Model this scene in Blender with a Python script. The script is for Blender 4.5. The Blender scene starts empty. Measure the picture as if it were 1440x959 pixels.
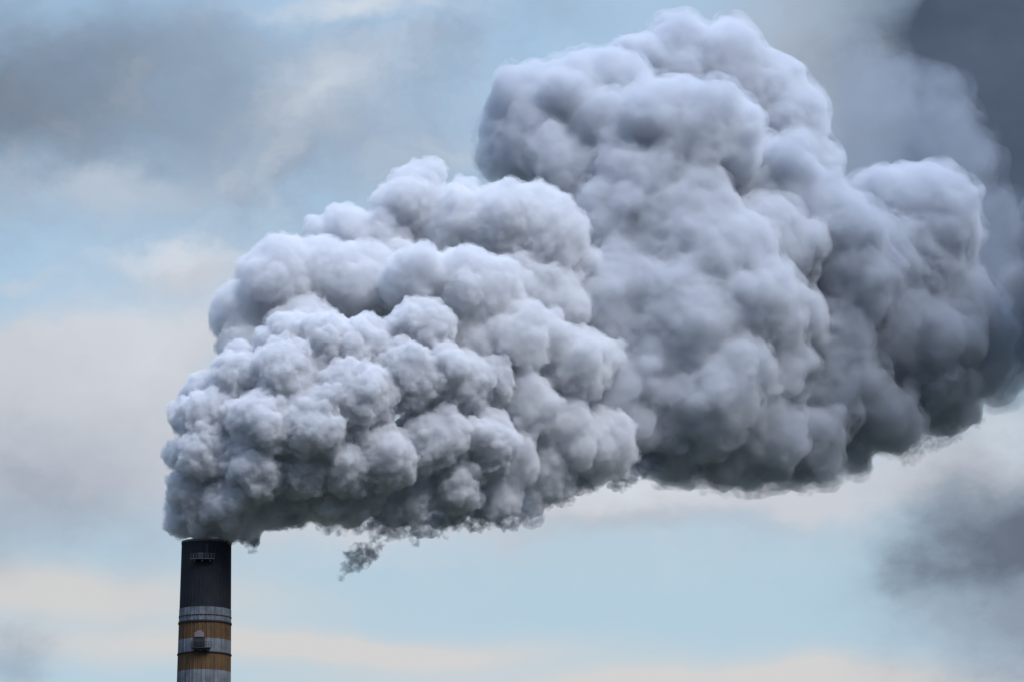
import bpy, bmesh, math, random
import numpy as np
from mathutils import Vector, Matrix

SC = bpy.context.scene
COL = SC.collection
R = math.radians

# ------------------------------------------------------------------ camera
F = 5000.0                      # focal length in photo pixels (1440 wide)
PITCH = R(13.0)
CAM = Vector((0.0, 0.0, 1.7))
cd = bpy.data.cameras.new("camera")
cd.sensor_width = 36.0
cd.lens = F / 1440.0 * 36.0
cd.clip_start = 1.0
cd.clip_end = 60000.0
cam = bpy.data.objects.new("camera", cd)
cam.location = CAM
cam.rotation_euler = (R(90) + PITCH, 0, 0)
COL.objects.link(cam)
SC.camera = cam
FWD = Vector((0, math.cos(PITCH), math.sin(PITCH)))
UP = Vector((0, -math.sin(PITCH), math.cos(PITCH)))
RIGHT = Vector((1, 0, 0))
D0 = 870.0                      # metres to the chimney along the view axis


def at(x, y, d):
    """World point of photo pixel (x, y) at distance d along the view axis."""
    return CAM + (FWD + RIGHT * ((x - 720) / F) + UP * ((479.5 - y) / F)) * d


# ------------------------------------------------------------------ light
SUN_EL, SUN_AZ = R(54), R(136)       # azimuth clockwise from +Y (view direction)
SUN_DIR = Vector((math.sin(SUN_AZ) * math.cos(SUN_EL), math.cos(SUN_AZ) * math.cos(SUN_EL), math.sin(SUN_EL)))
sd = bpy.data.lights.new("sun", 'SUN')
sd.energy = 2.5
sd.angle = R(25)
sd.color = (1.0, 0.975, 0.97)
sun = bpy.data.objects.new("sun", sd)
sun.rotation_euler = SUN_DIR.to_track_quat('Z', 'Y').to_euler()
COL.objects.link(sun)

world = bpy.data.worlds.new("World")
SC.world = world
world.use_nodes = True
wn, wl = world.node_tree.nodes, world.node_tree.links
wn.clear()
sky = wn.new('ShaderNodeTexSky')
sky.sky_type = 'NISHITA'
sky.sun_disc = False
sky.sun_elevation = SUN_EL
sky.sun_rotation = SUN_AZ
def wmath(op, x, y=None, z=None):
    n_ = wn.new('ShaderNodeMath'); n_.operation = op
    for i, v in enumerate((x, y, z)):
        if v is None:
            continue
        if isinstance(v, (int, float)):
            n_.inputs[i].default_value = v
        else:
            wl.new(v, n_.inputs[i])
    return n_.outputs[0]


def wnoise(vec, scale, detail, rough=0.55):
    n_ = wn.new('ShaderNodeTexNoise'); n_.noise_dimensions = '3D'
    n_.inputs['Scale'].default_value = scale; n_.inputs['Detail'].default_value = detail
    n_.inputs['Roughness'].default_value = rough
    wl.new(vec, n_.inputs['Vector'])
    return n_


def wmix(fac, c1, c2):
    n_ = wn.new('ShaderNodeMix'); n_.data_type = 'RGBA'; n_.clamp_factor = True
    wl.new(fac, n_.inputs[0])
    for s_, c in ((6, c1), (7, c2)):
        if isinstance(c, tuple):
            n_.inputs[s_].default_value = (*c, 1)
        else:
            wl.new(c, n_.inputs[s_])
    return n_.outputs[2]


def lin(r, g, b, k=1.0):
    return tuple(k * ((v / 255 / 12.92) if v / 255 < .04045 else ((v / 255 + .055) / 1.055) ** 2.4) for v in (r, g, b))


WS = 0.1                        # strength of the world Background
EXPO = 0.45
CK = 1.0 / WS / 2 ** EXPO       # cloud radiance is written as the tone it has on a clear photograph
tc = wn.new('ShaderNodeTexCoord')
sep = wn.new('ShaderNodeSeparateXYZ'); wl.new(tc.outputs['Generated'], sep.inputs[0])
az = wmath('ARCTAN2', sep.outputs[0], sep.outputs[1])
el = wmath('ARCSINE', sep.outputs[2])
# azimuth and elevation of the sky in 1/5000 radians, counted from the view axis
U0 = wmath('MULTIPLY_ADD', az, F * math.cos(R(12.5)), 720.0)
V0 = wmath('MULTIPLY_ADD', wmath('SUBTRACT', el, PITCH), -F, 479.5)
uv = wn.new('ShaderNodeCombineXYZ'); wl.new(U0, uv.inputs[0]); wl.new(wmath('MULTIPLY', V0, 1.35), uv.inputs[1])
wa = wnoise(uv.outputs[0], 0.0045, 5.0, 0.6)
wsep = wn.new('ShaderNodeSeparateColor'); wl.new(wa.outputs['Color'], wsep.inputs[0])
U = wmath('ADD', U0, wmath('MULTIPLY_ADD', wsep.outputs[0], 260.0, -130.0))
V = wmath('ADD', V0, wmath('MULTIPLY_ADD', wsep.outputs[1], 200.0, -100.0))
uvw = wn.new('ShaderNodeCombineXYZ'); wl.new(U, uvw.inputs[0]); wl.new(V, uvw.inputs[1])
fine = wnoise(uvw.outputs[0], 0.012, 6.0, 0.55).outputs['Fac']
soft = wnoise(uvw.outputs[0], 0.004, 3.0, 0.5).outputs['Fac']


def bank(blobs, rag=0.6, U=U, V=V):
    """Sum of soft cloud patches (centre, half widths, weight), broken up by the noise."""
    tot = None
    for x, y, rx, ry, w in blobs:
        a_ = wmath('MULTIPLY', wmath('SUBTRACT', U, x), 1.0 / rx)
        b_ = wmath('MULTIPLY', wmath('SUBTRACT', V, y), 1.0 / ry)
        q = wmath('ADD', wmath('MULTIPLY', a_, a_), wmath('MULTIPLY', b_, b_))
        e = wmath('MULTIPLY', wmath('EXPONENT', wmath('MULTIPLY', q, -1.0)), w)
        tot = e if tot is None else wmath('ADD', tot, e)
    k = wmath('MULTIPLY_ADD', fine, 2.0 * rag, 1.0 - rag)
    n_ = wn.new('ShaderNodeMapRange'); wl.new(wmath('MULTIPLY', tot, k), n_.inputs[0]); n_.inputs[1].default_value = 0.0; n_.inputs[2].default_value = 1.0
    return n_.outputs[0]


# clear sky: Nishita, paled by thin high haze; general broken cover everywhere else
hgt = wn.new('ShaderNodeMapRange'); wl.new(V0, hgt.inputs[0]); hgt.inputs[1].default_value = 750.0; hgt.inputs[2].default_value = 150.0
pale = wmix(hgt.outputs[0], lin(180, 205, 219, CK), lin(172, 204, 232, CK))
clear = wmix(wmath('MULTIPLY_ADD', soft, 0.4, 0.6), sky.outputs[0], pale)
gen = wn.new('ShaderNodeMapRange'); gen.interpolation_type = 'SMOOTHSTEP'
gn = wnoise(tc.outputs['Generated'], 3.2, 6.0, 0.55).outputs['Fac']
wl.new(gn, gen.inputs[0]); gen.inputs[1].default_value = 0.3; gen.inputs[2].default_value = 0.5
off = wmath('MAXIMUM', wmath('ABSOLUTE', wmath('MULTIPLY', wmath('SUBTRACT', U0, 720.0), 1 / 1150.0)), wmath('ABSOLUTE', wmath('MULTIPLY', wmath('SUBTRACT', V0, 480.0), 1 / 850.0)))
fu = wn.new('ShaderNodeMapRange'); fu.interpolation_type = 'SMOOTHSTEP'; wl.new(off, fu.inputs[0]); fu.inputs[1].default_value = 0.95; fu.inputs[2].default_value = 2.4
far_u = fu.outputs[0]
low = wn.new('ShaderNodeMapRange'); wl.new(el, low.inputs[0]); low.inputs[1].default_value = R(15); low.inputs[2].default_value = R(55)
cover = wmix(low.outputs[0], lin(52, 62, 80, CK), lin(192, 216, 254, CK * 2.05))
bankd = wn.new('ShaderNodeMapRange'); wl.new(el, bankd.inputs[0])      # dark low banks out of view, added to darken the plume's underside
bankd.inputs[1].default_value = R(40); bankd.inputs[2].default_value = R(22)
c = wmix(wmath('MULTIPLY', wmath('MAXIMUM', gen.outputs[0], bankd.outputs[0]), far_u), clear, cover)
PALE = [(100, 600, 300, 120, .65), (650, 720, 420, 70, .45), (150, 520, 160, 50, .5), (60, 560, 190, 70, .75), (210, 520, 130, 60, .7), (250, 400, 110, 30, .55), (330, 420, 90, 60, .5), (30, 410, 40, 14, .4), (150, 640, 260, 90, .8),
        (900, 700, 280, 45, .8), (1100, 690, 260, 40, .6), (1350, 640, 160, 60, .9), (520, 740, 180, 40, .55), (480, 90, 110, 35, .35),
        (520, 10, 90, 18, .4), (180, 290, 130, 40, .4), (1150, 120, 200, 160, .6)]
c = wmix(bank(PALE, rag=.45), c, lin(202, 206, 214, CK))
CREAM = [(140, 850, 300, 38, .9), (330, 910, 420, 24, .95), (560, 915, 200, 26, .7), (1130, 945, 250, 28, .95), (900, 965, 500, 25, .9), (60, 820, 160, 30, .6)]
V2 = wmath('ADD', V0, wmath('MULTIPLY_ADD', soft, 70.0, -35.0))
c = wmix(bank(CREAM, rag=.15, U=U0, V=V2), c, lin(210, 210, 210, CK))
GREY = [(40, 690, 260, 90, .4), (400, 160, 300, 110, .2), (300, 270, 220, 90, .12), (40, 640, 130, 80, .25), (110, 750, 150, 60, .25), (1180, 90, 190, 160, .6), (380, 170, 180, 100, .35), (300, 260, 170, 90, .25), (560, 190, 120, 60, .2), (20, 930, 70, 40, .6),
        (930, 740, 200, 28, .35), (1350, 720, 70, 90, .5), (1440, 915, 130, 80, 1.1), (60, 60, 200, 60, .25), (620, 250, 120, 50, .15), (640, 70, 70, 60, .25), (790, 20, 60, 40, .3)]
c = wmix(bank(GREY, rag=.5), c, lin(150, 161, 178, CK))
DARK = [(0, 180, 190, 110, .68), (150, 120, 220, 100, .36), (300, 60, 160, 70, .18), (1450, 760, 150, 95, 1.15), (1330, 820, 90, 45, .45)]
c = wmix(bank(DARK, rag=.32), c, lin(104, 114, 130, CK))
# torn streaks of grey and white across the upper left and behind the plume
def streaks(c_in, blobs, scale, lo, hi, amount, tone):
    nz = wnoise(uvw.outputs[0], scale, 7.0, 0.6).outputs['Fac']
    m_ = wn.new('ShaderNodeMapRange'); m_.interpolation_type = 'SMOOTHSTEP'
    wl.new(nz, m_.inputs[0]); m_.inputs[1].default_value = lo; m_.inputs[2].default_value = hi
    return wmix(wmath('MULTIPLY', wmath('MULTIPLY', m_.outputs[0], bank(blobs, rag=.2)), amount), c_in, tone)


c = streaks(c, [(250, 190, 420, 210, 1.0), (620, 60, 200, 120, .6)], 0.0055, .42, .74, .65, lin(140, 152, 170, CK))
c = streaks(c, [(330, 300, 460, 200, 1.0), (800, 720, 420, 90, .8), (1250, 640, 250, 80, .9), (560, 60, 260, 120, .8)], 0.006, .40, .80, .40, lin(212, 221, 232, CK))
BRIGHT = [(510, 8, 120, 22, .55), (440, 110, 70, 40, .4), (415, 160, 60, 40, .3), (130, 280, 90, 30, .25), (640, 215, 60, 30, .3), (260, 380, 110, 20, .45), (200, 490, 110, 60, .35), (905, 690, 90, 26, .4), (1400, 590, 60, 30, .5)]
c = wmix(bank(BRIGHT, rag=.5), c, lin(222, 228, 236, CK))
U2 = wmath('ADD', U0, wmath('MULTIPLY_ADD', wnoise(uv.outputs[0], 0.006, 4.0, 0.5).outputs['Fac'], 160.0, -80.0))
STORM = [(1500, 130, 210, 260, 1.1), (1510, 420, 170, 130, 1.2), (1370, 60, 130, 140, .6), (1350, 220, 140, 180, .6)]
storm = wmix(wnoise(uv.outputs[0], 0.005, 5.0, 0.55).outputs['Fac'], lin(56, 70, 90, CK), lin(98, 111, 131, CK))
c = wmix(bank(STORM, rag=.12, U=U2, V=V2), c, storm)
bg = wn.new('ShaderNodeBackground')
bg.inputs['Strength'].default_value = WS
wo = wn.new('ShaderNodeOutputWorld')
wl.new(c, bg.inputs['Color'])
wl.new(bg.outputs[0], wo.inputs['Surface'])

SC.view_settings.view_transform = 'Standard'
SC.view_settings.look = 'None'
SC.view_settings.exposure = EXPO
SC.view_settings.gamma = 1.0
SC.cycles.volume_bounces = 5
SC.cycles.max_bounces = 12
SC.cycles.transparent_max_bounces = 16
SC.cycles.use_denoising = True

# ------------------------------------------------------------------ helpers
def mesh_obj(name, verts, faces, mat, parent=None, smooth=True):
    me = bpy.data.meshes.new(name)
    me.from_pydata(verts, [], faces)
    if smooth:
        me.polygons.foreach_set('use_smooth', [True] * len(me.polygons))
    me.materials.append(mat)
    o = bpy.data.objects.new(name, me)
    COL.objects.link(o)
    o.parent = parent
    return o


def new_mat(name):
    m = bpy.data.materials.new(name)
    m.use_nodes = True
    m.node_tree.nodes.clear()
    return m, m.node_tree.nodes, m.node_tree.links


# ------------------------------------------------------------------ smoke
A = [(290,730,32,-2),(325,734,30,0),(258,734,26,0),(375,718,32,0),(405,712,32,2),(455,705,36,0),(492,708,36,2),(555,708,38,6),(425,705,30,0),(290,722,34,-3),(290,722,40,0),(258,722,27,0),(268,690,40,-2),(320,700,48,-4),(345,735,26,0),(290,640,50,-3),(360,660,52,-6),(262,640,27,3),
     (300,590,52,0),(370,600,60,-6),(264,585,25,6),(430,660,50,-5),(280,550,27,8),(340,530,48,4),(400,530,62,0),(440,600,65,-6),(490,650,50,-4),
     (400,480,42,8),(460,490,54,5),(500,560,65,-2),(540,640,55,-2),(530,690,30,2),(440,700,32,0),(395,705,32,2),(520,490,50,8),(570,530,55,4),
     (590,465,50,12),(620,530,55,8),(600,620,55,4),(650,540,50,12),(680,620,50,10),(640,680,46,8),(580,700,36,6),(690,530,38,16)]
B = [(590,400,58,24),(660,400,62,24),(700,400,40,26),(720,480,60,24),(760,480,45,30),(740,570,55,22),(710,650,50,18),(690,690,42,16),(630,710,30,14),
     (800,520,55,34),(830,500,45,38),(790,610,60,32),(850,620,55,38),(760,660,50,30),(820,650,40,36),(740,690,32,28),(640,480,60,22)]
C = [(745,400,45,40),(720,410,50,38),(335,440,44,28),(340,490,44,24),(390,400,62,30),(400,370,38,32),(450,390,58,34),(440,362,30,34),(500,400,70,34),(430,470,60,22),
     (450,335,30,45),(490,340,48,48),(540,335,45,50),(580,290,56,55),(600,262,34,58),(640,310,60,52),(700,320,66,50),(760,330,68,50),(790,370,46,50),
     (570,262,28,56),(660,275,28,54),(780,430,60,44),(560,400,70,46)]
E = [(1055,238,58,106),(1040,228,52,100),(1075,265,52,104),(960,612,72,64),(1015,618,72,66),(1075,625,62,70),(1130,622,60,78),(930,590,60,58),(845,440,70,58),(870,560,60,50),(905,600,45,48),(890,420,80,64),(1080,350,80,86),(1100,450,70,80),
     (740,150,58,95),(725,130,44,95),(740,200,60,92),(720,225,42,90),(800,140,65,95),(840,120,52,98),(800,230,70,88),(880,130,50,100),
     (900,280,95,80),(960,190,92,85),(1010,190,72,88),(880,200,70,86),(870,330,85,75),(960,330,100,75),(1020,370,90,72),(1050,450,88,68),
     (960,470,110,62),(900,540,70,56),(1000,560,100,58),(1080,520,58,66),(1060,600,68,64),(960,605,58,56),(1040,640,42,64),
     (960,92,66,125),(1020,92,68,128),(1080,128,62,130),(1110,170,60,125),(1130,220,55,118),(900,80,42,118)]
G = [(1190,606,58,95),(1240,590,60,102),(1230,380,80,110),(1240,480,80,105),(1260,530,70,110),(1110,280,78,100),(1160,330,85,98),(1190,400,78,95),(1170,480,80,92),(1150,560,80,88),(1130,620,52,86),(1210,560,70,95),
     (1290,290,78,125),(1330,320,62,125),(1290,380,85,120),(1350,430,72,122),(1300,480,90,115),(1370,470,52,124),(1320,545,66,115),(1250,580,52,108),
     (1385,515,45,125),(1240,290,42,128)]
H = [(1250,150,80,190),(1300,150,66,190),(1340,220,75,190),(1200,130,60,185),(1230,220,90,180),(1380,310,70,185),(1300,240,90,185),(1400,400,70,180)]
K = [(1525,350,92,120),(1580,250,105,100),(1550,450,100,120),(1480,470,64,130),(1620,330,110,100),(1440,470,46,150),(1500,420,90,150),(1425,515,38,146),(1560,380,110,160),(1480,500,40,150),(1400,555,30,140)]
J = [(1660,-170,140,55),(1770,-120,180,25),(1660,-40,130,25),(1680,110,130,55),(1820,-50,220,25),(1640,260,130,60),(1660,420,120,60),(1660,-170,130,0),
     (1900,100,220,30),(1620,480,90,80),(1680,60,130,10)]
T = [[(455,733,15,4),(475,735,16,5),(495,735,16,6),(520,732,18,6)], [(535,735,19,8),(560,738,20,8),(585,738,20,8),(610,738,18,7)],
     [(345,764,9,0),(354,768,7,0),(361,768,5,0),(364,762,4,0)], [(640,728,20,12),(665,726,20,13),(690,725,22,14),(715,728,20,16),(738,716,22,18),(712,742,9,16)],
     [(790,692,20,32),(815,682,20,33),(765,702,16,30)], [(425,725,14,0),(410,732,12,0),(395,738,10,0)], [(905,645,24,50),(885,664,18,46),(868,678,14,44)],
     [(950,640,40,58),(1010,655,40,62),(1070,662,38,66),(1130,655,40,80),(1190,640,38,92),(1260,612,40,104),(1320,590,40,112)]]

def sphere_cloud(lobes, levels, seed):
    """Hand placed lobes (photo px, metres of depth) -> list of (centre, radius) with smaller puffs growing out of them."""
    r_ = random.Random(seed)
    out, cur = [], []
    for x, y, r, d in lobes:
        D = D0 + d
        cur.append((at(x, y, D), r * D / F * 0.9))
    out += cur
    for n, lo, hi, sink in levels:
        nxt = []
        for c, r in cur:
            for _ in range(n):
                v = Vector((r_.gauss(0, 1), r_.gauss(0, 1), r_.gauss(0, 1))).normalized()
                q = r * r_.uniform(lo, hi)
                nxt.append((c + v * (r - q * sink), q))
        out += nxt
        cur = nxt
    return out


def voxel_union(spheres, voxel):
    bm = bmesh.new()
    bmesh.ops.create_icosphere(bm, subdivisions=2, radius=1.0)
    base = np.array([v.co[:] for v in bm.verts])
    bf = np.array([[v.index for v in f.verts] for f in bm.faces])
    bm.free()
    n = len(spheres)
    c = np.array([s[0][:] for s in spheres]); r = np.array([s[1] for s in spheres])
    V = (base[None] * r[:, None, None] * 1.02 + c[:, None]).reshape(-1, 3)
    Fc = (bf[None] + (np.arange(n) * len(base))[:, None, None]).reshape(-1, 3)
    me = bpy.data.meshes.new("tmp")
    me.vertices.add(len(V)); me.vertices.foreach_set('co', V.astype(np.float32).ravel())
    me.loops.add(Fc.size); me.loops.foreach_set('vertex_index', Fc.astype(np.int32).ravel())
    me.polygons.add(len(Fc)); me.polygons.foreach_set('loop_start', np.arange(0, Fc.size, 3, dtype=np.int32))
    me.update(calc_edges=True)
    o = bpy.data.objects.new("tmp", me); COL.objects.link(o)
    md = o.modifiers.new("r", 'REMESH'); md.mode = 'VOXEL'; md.voxel_size = voxel
    dg = bpy.context.evaluated_depsgraph_get()
    res = bpy.data.meshes.new_from_object(o.evaluated_get(dg))
    bpy.data.objects.remove(o); bpy.data.meshes.remove(me)
    return res


def get_co(me):
    a = np.empty(len(me.vertices) * 3, np.float32); me.vertices.foreach_get('co', a); return a.reshape(-1, 3).astype(np.float64)


def get_no(me):
    a = np.empty(len(me.vertices) * 3, np.float32); me.vertices.foreach_get('normal', a); return a.reshape(-1, 3).astype(np.float64)


def worley(p, seed):
    """Distance to the nearest feature point (numpy, hashed cells)."""
    cell = np.floor(p).astype(np.int64)
    best = np.full(len(p), 9.0)
    for i in (-1, 0, 1):
        for j in (-1, 0, 1):
            for k in (-1, 0, 1):
                q = cell + np.array([i, j, k])
                h = (q[:, 0] * 73856093) ^ (q[:, 1] * 19349663) ^ (q[:, 2] * 83492791) ^ (seed * 2654435761)
                f = []
                for s in range(3):
                    h = (h * 1103515245 + 12345) & 0x7fffffff
                    g = (h ^ (h >> 13)) & 0xffff
                    f.append(g / 65536.0)
                d = q + np.stack(f, 1) - p
                best = np.minimum(best, (d * d).sum(1))
    return np.sqrt(best)


def perlin(p, seed):
    """Gradient noise, about -1..1."""
    rs = np.random.RandomState(seed)
    perm = rs.permutation(512)
    grad = rs.normal(size=(512, 3)); grad /= np.linalg.norm(grad, axis=1)[:, None]
    c0 = np.floor(p).astype(np.int64); f = p - c0
    u = f * f * f * (f * (f * 6 - 15) + 10)
    out = np.zeros(len(p))
    for i in (0, 1):
        for j in (0, 1):
            for k in (0, 1):
                h = perm[(c0[:, 0] + i) & 511]; h = perm[(h + c0[:, 1] + j) & 511]; h = perm[(h + c0[:, 2] + k) & 511]
                d = ((f - np.array([i, j, k])) * grad[h]).sum(1)
                w = np.where(i, u[:, 0], 1 - u[:, 0]) * np.where(j, u[:, 1], 1 - u[:, 1]) * np.where(k, u[:, 2], 1 - u[:, 2])
                out += d * w
    return out * 1.5


def warp(me, size, amp, seed):
    """Bend the whole shape by a slow vector noise so that no puff stays round."""
    co = get_co(me)
    for k, (sz, am) in enumerate(((size, amp), (size * .45, amp * .5))):
        co += np.stack([perlin(co / sz, seed + 31 * k + q) for q in range(3)], 1) * am
    me.vertices.foreach_set('co', co.astype(np.float32).ravel()); me.update()


def billow(me, octaves, seed, calm=None):
    """Rounded bumps with creases between them, from large to small."""
    for k, (size, amp) in enumerate(octaves):
        co, no = get_co(me), get_no(me)
        p = co / size
        p = p + np.stack([perlin(p * .7, seed + 50 + k + q) for q in range(3)], 1) * .5
        w = worley(p, seed + k)
        h = np.sqrt(np.clip(1.0 - w * w, 0, 1)) - 0.62
        h = h * .38 + (np.abs(perlin(p * 1.1, seed + k + 9)) - .25) * 1.35
        # bumps come and go over the surface
        h *= .35 + 1.3 * np.clip(.5 + 1.3 * perlin(p * .35, seed + k + 77), 0, 1)
        if calm is not None and size > 1.3:      # fresh smoke is finer curled close to the mouth
            h *= np.clip(np.linalg.norm(co - np.array(calm), axis=1) / 22.0, .3, 1)
        co += no * (h * amp)[:, None]
        me.vertices.foreach_set('co', co.astype(np.float32).ravel())
        me.update()


def remesh(me, voxel):
    o = bpy.data.objects.new("tmp", me); COL.objects.link(o)
    md = o.modifiers.new("r", 'REMESH'); md.mode = 'VOXEL'; md.voxel_size = voxel
    res = bpy.data.meshes.new_from_object(o.evaluated_get(bpy.context.evaluated_depsgraph_get()))
    bpy.data.objects.remove(o); bpy.data.meshes.remove(me)
    return res


def smooth(me, it, f=0.5):
    e = np.empty(len(me.edges) * 2, np.int32); me.edges.foreach_get('vertices', e); e = e.reshape(-1, 2)
    n = len(me.vertices)
    cnt = np.bincount(e.ravel(), minlength=n)[:, None]
    co = get_co(me)
    for _ in range(it):
        s = np.zeros_like(co)
        for ax in range(3):
            s[:, ax] = np.bincount(e[:, 0], co[e[:, 1], ax], n) + np.bincount(e[:, 1], co[e[:, 0], ax], n)
        co += (s / np.maximum(cnt, 1) - co) * f
    me.vertices.foreach_set('co', co.astype(np.float32).ravel()); me.update()



def smoke_mat(name, density, color, firm, grain=0.0):
    m, n, l = new_mat(name)
    out = n.new('ShaderNodeOutputMaterial')
    t = n.new('ShaderNodeBsdfTransparent')
    d = n.new('ShaderNodeBsdfDiffuse'); d.inputs['Color'].default_value = color
    mx = n.new('ShaderNodeMixShader'); mx.inputs[0].default_value = firm
    l.new(t.outputs[0], mx.inputs[1]); l.new(d.outputs[0], mx.inputs[2])
    l.new(mx.outputs[0], out.inputs['Surface'])
    v = n.new('ShaderNodeVolumePrincipled')
    v.inputs['Color'].default_value = color
    v.inputs['Density'].default_value = density
    if grain:
        tc_ = n.new('ShaderNodeTexCoord')
        nz = n.new('ShaderNodeTexNoise'); nz.inputs['Scale'].default_value = 1.0 / grain; nz.inputs['Detail'].default_value = 3.0
        nz.inputs['Roughness'].default_value = .6; nz.inputs['Distortion'].default_value = .4
        l.new(tc_.outputs['Object'], nz.inputs['Vector'])
        mr = n.new('ShaderNodeMapRange'); l.new(nz.outputs[0], mr.inputs[0])
        mr.inputs[1].default_value = .42; mr.inputs[2].default_value = .68; mr.inputs[3].default_value = 0.0; mr.inputs[4].default_value = density * 3.0
        l.new(mr.outputs[0], v.inputs['Density'])
    l.new(v.outputs[0], out.inputs['Volume'])
    return m


plume = bpy.data.objects.new("smoke_plume", None)
plume.location = at(290.5, 757, D0)
COL.objects.link(plume)
plume['label'] = "thick grey smoke plume billowing from the chimney mouth and drifting right"
plume['category'] = "smoke plume"


GRAIN = 3.0


def finish(name, me, mat, parent):
    me.transform(Matrix.Translation(-plume.location))
    me.polygons.foreach_set('use_smooth', [True] * len(me.polygons))
    me.materials.clear(); me.materials.append(mat)
    o = bpy.data.objects.new(name, me); COL.objects.link(o); o.parent = parent
    print(name, len(me.vertices))
    return o


def section(lobes, levels, voxel, bend, octaves, pre, density, color, firm, seed, veils=()):
    me = voxel_union(sphere_cloud(lobes, levels, seed), voxel)
    warp(me, *bend, seed * 7)
    smooth(me, pre)
    billow(me, octaves, seed * 10, tuple(at(300, 740, D0)))
    me = remesh(me, voxel)
    smooth(me, 1)
    shells = []
    for k, (grow, dens) in enumerate(veils):
        v = me.copy()
        co, no = get_co(v), get_no(v)
        g = grow * (.55 + 1.3 * perlin(co / (grow * 6), seed + 400 + k) + .7 * perlin(co / (grow * 2.2), seed + 500 + k))
        co += no * g[:, None]
        v.vertices.foreach_set('co', co.astype(np.float32).ravel()); v.update()
        v = remesh(v, max(voxel, abs(grow) * .45)); smooth(v, 1)
        shells.append((v, dens, grow))
    o = finish("billow", me, smoke_mat("smoke", density, color, firm), plume)
    for v, dens, grow0 in shells:
        finish("veil", v, smoke_mat("thin_smoke", dens, color, 0.0, GRAIN * abs(grow0)), o)
    return o


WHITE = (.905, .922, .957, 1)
MID = (.838, .868, .92, 1)  # middle billows: smoke colour darkened in place of shade
DIM = (.775, .812, .872, 1)  # far billows: shade put into a still darker smoke colour
section(A, [(5, .35, .7, .62)], 0.27, (8, 1.6), [(6, 1.1), (3.2, .85), (1.7, .7), (.9, .5)], 4, .52, WHITE, .03, 3, [(.5, .15)])
section(B, [(5, .35, .7, .62)], 0.36, (11, 2.0), [(9, 1.0), (4.5, .8), (2.2, .7), (1.15, .48)], 4, .3, WHITE, .02, 4, [(.7, .1)])
section(C, [(5, .35, .7, .62)], 0.42, (12, 2.2), [(10, 1.0), (5, .8), (2.4, .7), (1.3, .5)], 4, .26, WHITE, .02, 5, [(.8, .12)])
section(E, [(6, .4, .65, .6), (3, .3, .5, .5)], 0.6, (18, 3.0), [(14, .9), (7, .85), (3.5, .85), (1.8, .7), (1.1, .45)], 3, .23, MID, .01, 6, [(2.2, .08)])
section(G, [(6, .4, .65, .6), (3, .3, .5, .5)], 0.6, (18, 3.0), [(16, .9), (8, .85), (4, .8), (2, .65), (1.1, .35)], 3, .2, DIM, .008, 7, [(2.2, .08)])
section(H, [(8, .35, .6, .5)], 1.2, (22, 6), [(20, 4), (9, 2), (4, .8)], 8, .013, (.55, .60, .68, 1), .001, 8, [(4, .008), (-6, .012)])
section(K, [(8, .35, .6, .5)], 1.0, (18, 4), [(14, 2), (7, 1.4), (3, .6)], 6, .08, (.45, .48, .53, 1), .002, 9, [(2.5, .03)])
# unseen plume trail past the right edge, added to shade the far billows
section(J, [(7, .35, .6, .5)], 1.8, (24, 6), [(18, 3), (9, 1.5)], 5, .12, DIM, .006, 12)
# ragged under side and the little curl beside the chimney mouth
for q, cl in enumerate(T):
    me = voxel_union(sphere_cloud(cl, [(5, .3, .6, .3), (4, .3, .6, .3)], 60 + q), .25)
    warp(me, 4, 1.7, 70 + q)
    billow(me, [(3, 1.1), (1.5, .8), (.8, .4)], 80 + q)
    me = remesh(me, .25); smooth(me, 1)
    finish("wisp", me, smoke_mat("thin_smoke", .06 if q == len(T) - 1 else (.3 if q == 2 else .22), (.40, .45, .52, 1), .003, 2.2), plume)  # dark colour carries the plume's shadow on these wisps


def wisp(lobes, label, seed):
    me = voxel_union(sphere_cloud(lobes, [(5, .3, .7, .2), (4, .3, .6, .2)], seed), .22)
    warp(me, 2.6, 1.9, seed * 3)
    billow(me, [(2.4, 1.1), (1.2, .8), (.6, .4)], seed)
    me = remesh(me, .22); smooth(me, 1)
    o = finish("smoke_wisp", me, smoke_mat("thin_smoke", .26, (.28, .33, .39, 1), .002, 2.0), None)  # shadow of the plume is put into the dark smoke colour
    o.location = plume.location
    o['label'] = label; o['category'] = "smoke wisp"
    return o


wisp([(488, 800, 9, 0), (494, 790, 11, 1), (503, 782, 12, 0), (512, 784, 10, 2), (522, 777, 9, 0), (532, 774, 7, 1), (538, 769, 5, 0), (498, 775, 7, 3), (483, 808, 5, 0)],
     "small torn dark wisp drifting loose below the plume, right of the chimney", 21)

# ------------------------------------------------------------------ chimney
TOP = at(290.5, 762.5, D0)
KZ = D0 / F / math.cos(PITCH)       # metres of height per photo pixel on the chimney
R_TOP = 34.6 * D0 / F


def rad(z):
    drop = TOP.z - z
    return R_TOP + drop * 0.0125


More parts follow.
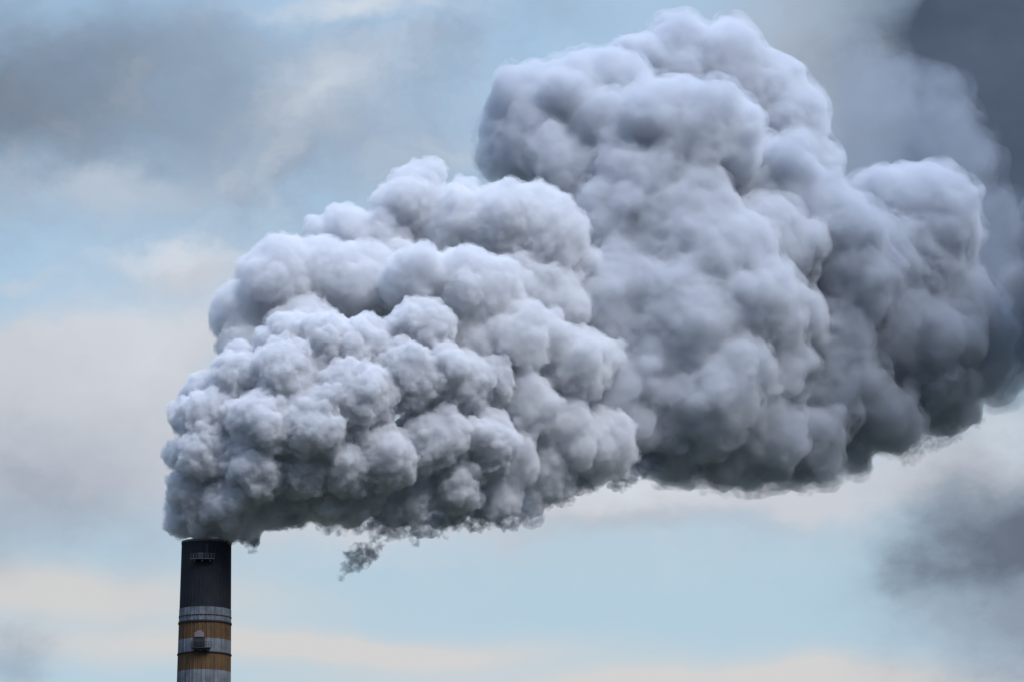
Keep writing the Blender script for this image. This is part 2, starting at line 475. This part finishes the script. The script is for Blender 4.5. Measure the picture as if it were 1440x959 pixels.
def paint(name, col, streak, grime):
    """Painted cladding with vertical soot streaks and blotches."""
    m, n, l = new_mat(name)
    out = n.new('ShaderNodeOutputMaterial')
    p = n.new('ShaderNodeBsdfPrincipled'); p.inputs['Roughness'].default_value = .7
    p.inputs['Specular IOR Level'].default_value = .25
    tc_ = n.new('ShaderNodeTexCoord')
    mp = n.new('ShaderNodeMapping'); mp.inputs['Scale'].default_value = (1.5, 1.5, .09); l.new(tc_.outputs['Object'], mp.inputs[0])
    n1 = n.new('ShaderNodeTexNoise'); n1.inputs['Scale'].default_value = 1.0; n1.inputs['Detail'].default_value = 5; l.new(mp.outputs[0], n1.inputs[0])
    n2 = n.new('ShaderNodeTexNoise'); n2.inputs['Scale'].default_value = .5; n2.inputs['Detail'].default_value = 6; l.new(tc_.outputs['Object'], n2.inputs[0])
    r1 = n.new('ShaderNodeMapRange'); l.new(n1.outputs[0], r1.inputs[0]); r1.inputs[1].default_value = .38; r1.inputs[2].default_value = .68
    r2 = n.new('ShaderNodeMapRange'); l.new(n2.outputs[0], r2.inputs[0]); r2.inputs[1].default_value = .4; r2.inputs[2].default_value = .75
    m1 = n.new('ShaderNodeMix'); m1.data_type = 'RGBA'; m1.inputs[6].default_value = (*col, 1); m1.inputs[7].default_value = (*[c * .3 + g * .2 for c, g in zip(col, (.05, .05, .06))], 1)
    k1 = n.new('ShaderNodeMath'); k1.operation = 'MULTIPLY'; k1.inputs[1].default_value = streak; l.new(r1.outputs[0], k1.inputs[0]); l.new(k1.outputs[0], m1.inputs[0])
    m2 = n.new('ShaderNodeMix'); m2.data_type = 'RGBA'; m2.inputs[7].default_value = (.03, .03, .035, 1); l.new(m1.outputs[2], m2.inputs[6])
    k2 = n.new('ShaderNodeMath'); k2.operation = 'MULTIPLY'; k2.inputs[1].default_value = grime; l.new(r2.outputs[0], k2.inputs[0]); l.new(k2.outputs[0], m2.inputs[0])
    l.new(m2.outputs[2], p.inputs['Base Color']); l.new(p.outputs[0], out.inputs[0])
    return m


M_CAP = paint("sooty_steel", (.011, .013, .020), .5, .4)
M_WHITE = paint("white_paint", (.18, .205, .24), .7, .55)
M_ORANGE = paint("orange_paint", (.125, .068, .024), .8, .5)
M_CONC = paint("concrete", (.27, .27, .26), .5, .3)
M_STEEL = paint("grey_steel", (.11, .115, .13), .3, .3)
M_DARK = paint("dark_steel", (.03, .032, .04), .3, .3)
M_LIGHT = paint("pale_box_paint", (.20, .17, .18), .3, .2)

chimney = bpy.data.objects.new("chimney", None)
chimney.location = (TOP.x, TOP.y, 0); COL.objects.link(chimney)
chimney['label'] = "tall round chimney with black top and white and orange painted bands"
chimney['category'] = "chimney"


def ring(z0, z1, off0=0.0, ribs=0, depth=0.0, wall=None, seg=144, zs=None):
    """Hollow tube between two heights (local to the chimney), with standing seams if ribs are asked for."""
    if zs is None:
        zs = [z0 + (z1 - z0) * i / 4 for i in range(5)]
    prof = []
    seg = ribs * 8 if ribs else seg
    vs, fs = [], []
    for z in zs:
        for k in range(seg):
            a_ = 2 * math.pi * k / seg
            rr = rad(z) + off0
            if ribs:
                rr += depth if k % 8 in (0, 1) else 0.0
            vs.append((math.sin(a_) * rr, -math.cos(a_) * rr, z))
    rows = len(zs)
    for i in range(rows - 1):
        for k in range(seg):
            k2 = (k + 1) % seg
            fs.append((i * seg + k, i * seg + k2, (i + 1) * seg + k2, (i + 1) * seg + k))
    # inner wall and lips
    base = len(vs)
    wall = wall or .35
    for z in (zs[0], zs[-1]):
        for k in range(seg):
            a_ = 2 * math.pi * k / seg
            rr = rad(z) - wall
            vs.append((math.sin(a_) * rr, -math.cos(a_) * rr, z))
    top = (rows - 1) * seg
    for k in range(seg):
        k2 = (k + 1) % seg
        fs.append((base + k2, base + k, base + seg + k, base + seg + k2))
        fs.append((k2, k, base + k, base + k2))
        fs.append((top + k, top + k2, base + seg + k2, base + seg + k))
    return vs, fs


def zpx(y):
    return TOP.z - (y - 757) * KZ


def ch_part(name, y0, y1, mat, **kw):
    vs, fs = ring(zpx(y1), zpx(y0), **kw)
    return mesh_obj(name, vs, fs, mat, chimney, smooth=False)


ch_part("steel_cap", 757.0, 850, M_CAP, ribs=40, depth=.05)
ch_part("top_rim", 756.6, 759.5, M_STEEL, off0=.12)
ch_part("white_band", 850.1, 868.4, M_WHITE, ribs=40, depth=.10)
ch_part("stiffening_ring", 868.2, 870.3, M_DARK, off0=.26)
ch_part("orange_band", 870.1, 892.9, M_ORANGE, ribs=40, depth=.10)
ch_part("white_band", 893.0, 911.4, M_WHITE, ribs=40, depth=.10)
ch_part("stiffening_ring", 911.2, 912.6, M_DARK, off0=.26)
ch_part("orange_band", 912.5, 935.7, M_ORANGE, ribs=40, depth=.10)
ch_part("white_band", 935.8, 972, M_WHITE, ribs=40, depth=.10)
ch_part("stiffening_ring", 860.2, 861.0, M_STEEL, off0=.2)
y = 972.1
for q, nm in enumerate(("orange_band", "white_band", "orange_band")):
    ch_part(nm, y, y + 25.9, M_ORANGE if nm[0] == 'o' else M_WHITE, ribs=40, depth=.10); y += 26
vs, fs = ring(0.0, zpx(y), wall=.5)
mesh_obj("shaft", vs, fs, M_CONC, chimney, smooth=False)


class MB:
    def __init__(self): self.v, self.f = [], []

    def box(self, c, s, rot=0.0):
        b0 = len(self.v); cs, sn = math.cos(rot), math.sin(rot)
        for dx in (-1, 1):
            for dy in (-1, 1):
                for dz in (-1, 1):
                    x_, y_ = dx * s[0] / 2, dy * s[1] / 2
                    self.v.append((c[0] + x_ * cs - y_ * sn, c[1] + x_ * sn + y_ * cs, c[2] + dz * s[2] / 2))
        for f_ in ((0, 1, 3, 2), (4, 6, 7, 5), (0, 4, 5, 1), (2, 3, 7, 6), (0, 2, 6, 4), (1, 5, 7, 3)):
            self.f.append(tuple(b0 + i for i in f_))

    def arc(self, r0, r1, z0, z1, a0, a1, n_=10):
        """Curved slab hugging the shaft between two angles (0 faces the viewer)."""
        b0 = len(self.v)
        for i in range(n_ + 1):
            t_ = a0 + (a1 - a0) * i / n_
            for rr, z in ((r0, z0), (r1, z0), (r1, z1), (r0, z1)):
                self.v.append((math.sin(t_) * rr, -math.cos(t_) * rr, z))
        for i in range(n_):
            for k in range(4):
                p0, p1 = b0 + i * 4 + k, b0 + i * 4 + (k + 1) % 4
                self.f.append((p0, p1, p1 + 4, p0 + 4))
        self.f.append((b0, b0 + 3, b0 + 2, b0 + 1)); e_ = b0 + n_ * 4; self.f.append((e_, e_ + 1, e_ + 2, e_ + 3))

    def build(self, name, mat, parent): return mesh_obj(name, self.v, self.f, mat, parent, smooth=False)


def platform(y_deck, a0, a1, deck_mat, rail_mat, posts, tall):
    z = zpx(y_deck); r0 = rad(z) + .2
    d_ = MB(); d_.arc(r0 - .1, r0 + 1.1, z, z + .22, a0, a1)
    for i in range(3):
        t_ = a0 + (a1 - a0) * (i + .5) / 3
        d_.box((math.sin(t_) * (r0 + .45), -math.cos(t_) * (r0 + .45), z - .35), (.14, .9, .6), t_)
    dk = d_.build("platform", deck_mat, chimney)
    r_ = MB()
    for i in range(posts):
        t_ = a0 + (a1 - a0) * i / (posts - 1)
        r_.box((math.sin(t_) * (r0 + 1.0), -math.cos(t_) * (r0 + 1.0), z + .22 + tall / 2), (.09, .09, tall), t_)
    for h in (tall * .5, tall):
        r_.arc(r0 + .96, r0 + 1.05, z + .2 + h, z + .28 + h, a0, a1)
    r_.build("railing", rail_mat, dk)
    return dk, z, r0


dk, z, r0 = platform(786, -.46, .36, M_STEEL, M_STEEL, 9, 1.1)
b_ = MB(); t_ = -.12
b_.box((math.sin(t_) * (r0 + .5), -math.cos(t_) * (r0 + .5), z + .9), (1.2, .6, 1.3), t_); b_.build("cabinet", M_STEEL, dk)
b_ = MB(); t_ = .1
for q in (-.22, .22):
    b_.box((math.sin(t_) * (r0 + .35) + q, -math.cos(t_) * (r0 + .35), z + 2.0), (.07, .07, 3.6), t_)
for i in range(11):
    b_.box((math.sin(t_) * (r0 + .35), -math.cos(t_) * (r0 + .35), z + .4 + i * .32), (.44, .05, .05), t_)
b_.build("ladder", M_STEEL, chimney)
dk, z, r0 = platform(908, -.36, .3, M_DARK, M_DARK, 8, 1.3)
b_ = MB(); t_ = -.1
b_.box((math.sin(t_) * (r0 + .45), -math.cos(t_) * (r0 + .45), z + 1.5), (2.6, .7, 2.4), t_); b_.build("shelter", M_DARK, dk)
b_ = MB()
b_.box((math.sin(t_) * (r0 + .5), -math.cos(t_) * (r0 + .5), z + 3.3), (2.2, .9, 1.2), t_)
b_.box((math.sin(t_) * (r0 + .5), -math.cos(t_) * (r0 + .5), z + 4.1), (1.2, .6, .4), t_)
b_.build("warning_lamp", M_LIGHT, dk)

m, n, l = new_mat("ground")
out = n.new('ShaderNodeOutputMaterial'); d = n.new('ShaderNodeBsdfDiffuse'); d.inputs[0].default_value = (.06, .065, .05, 1)
l.new(d.outputs[0], out.inputs[0])
S = 30000
g = mesh_obj("ground", [(-S, -S, 0), (S, -S, 0), (S, S, 0), (-S, S, 0)], [(0, 1, 2, 3)], m, smooth=False); g['kind'] = 'structure'
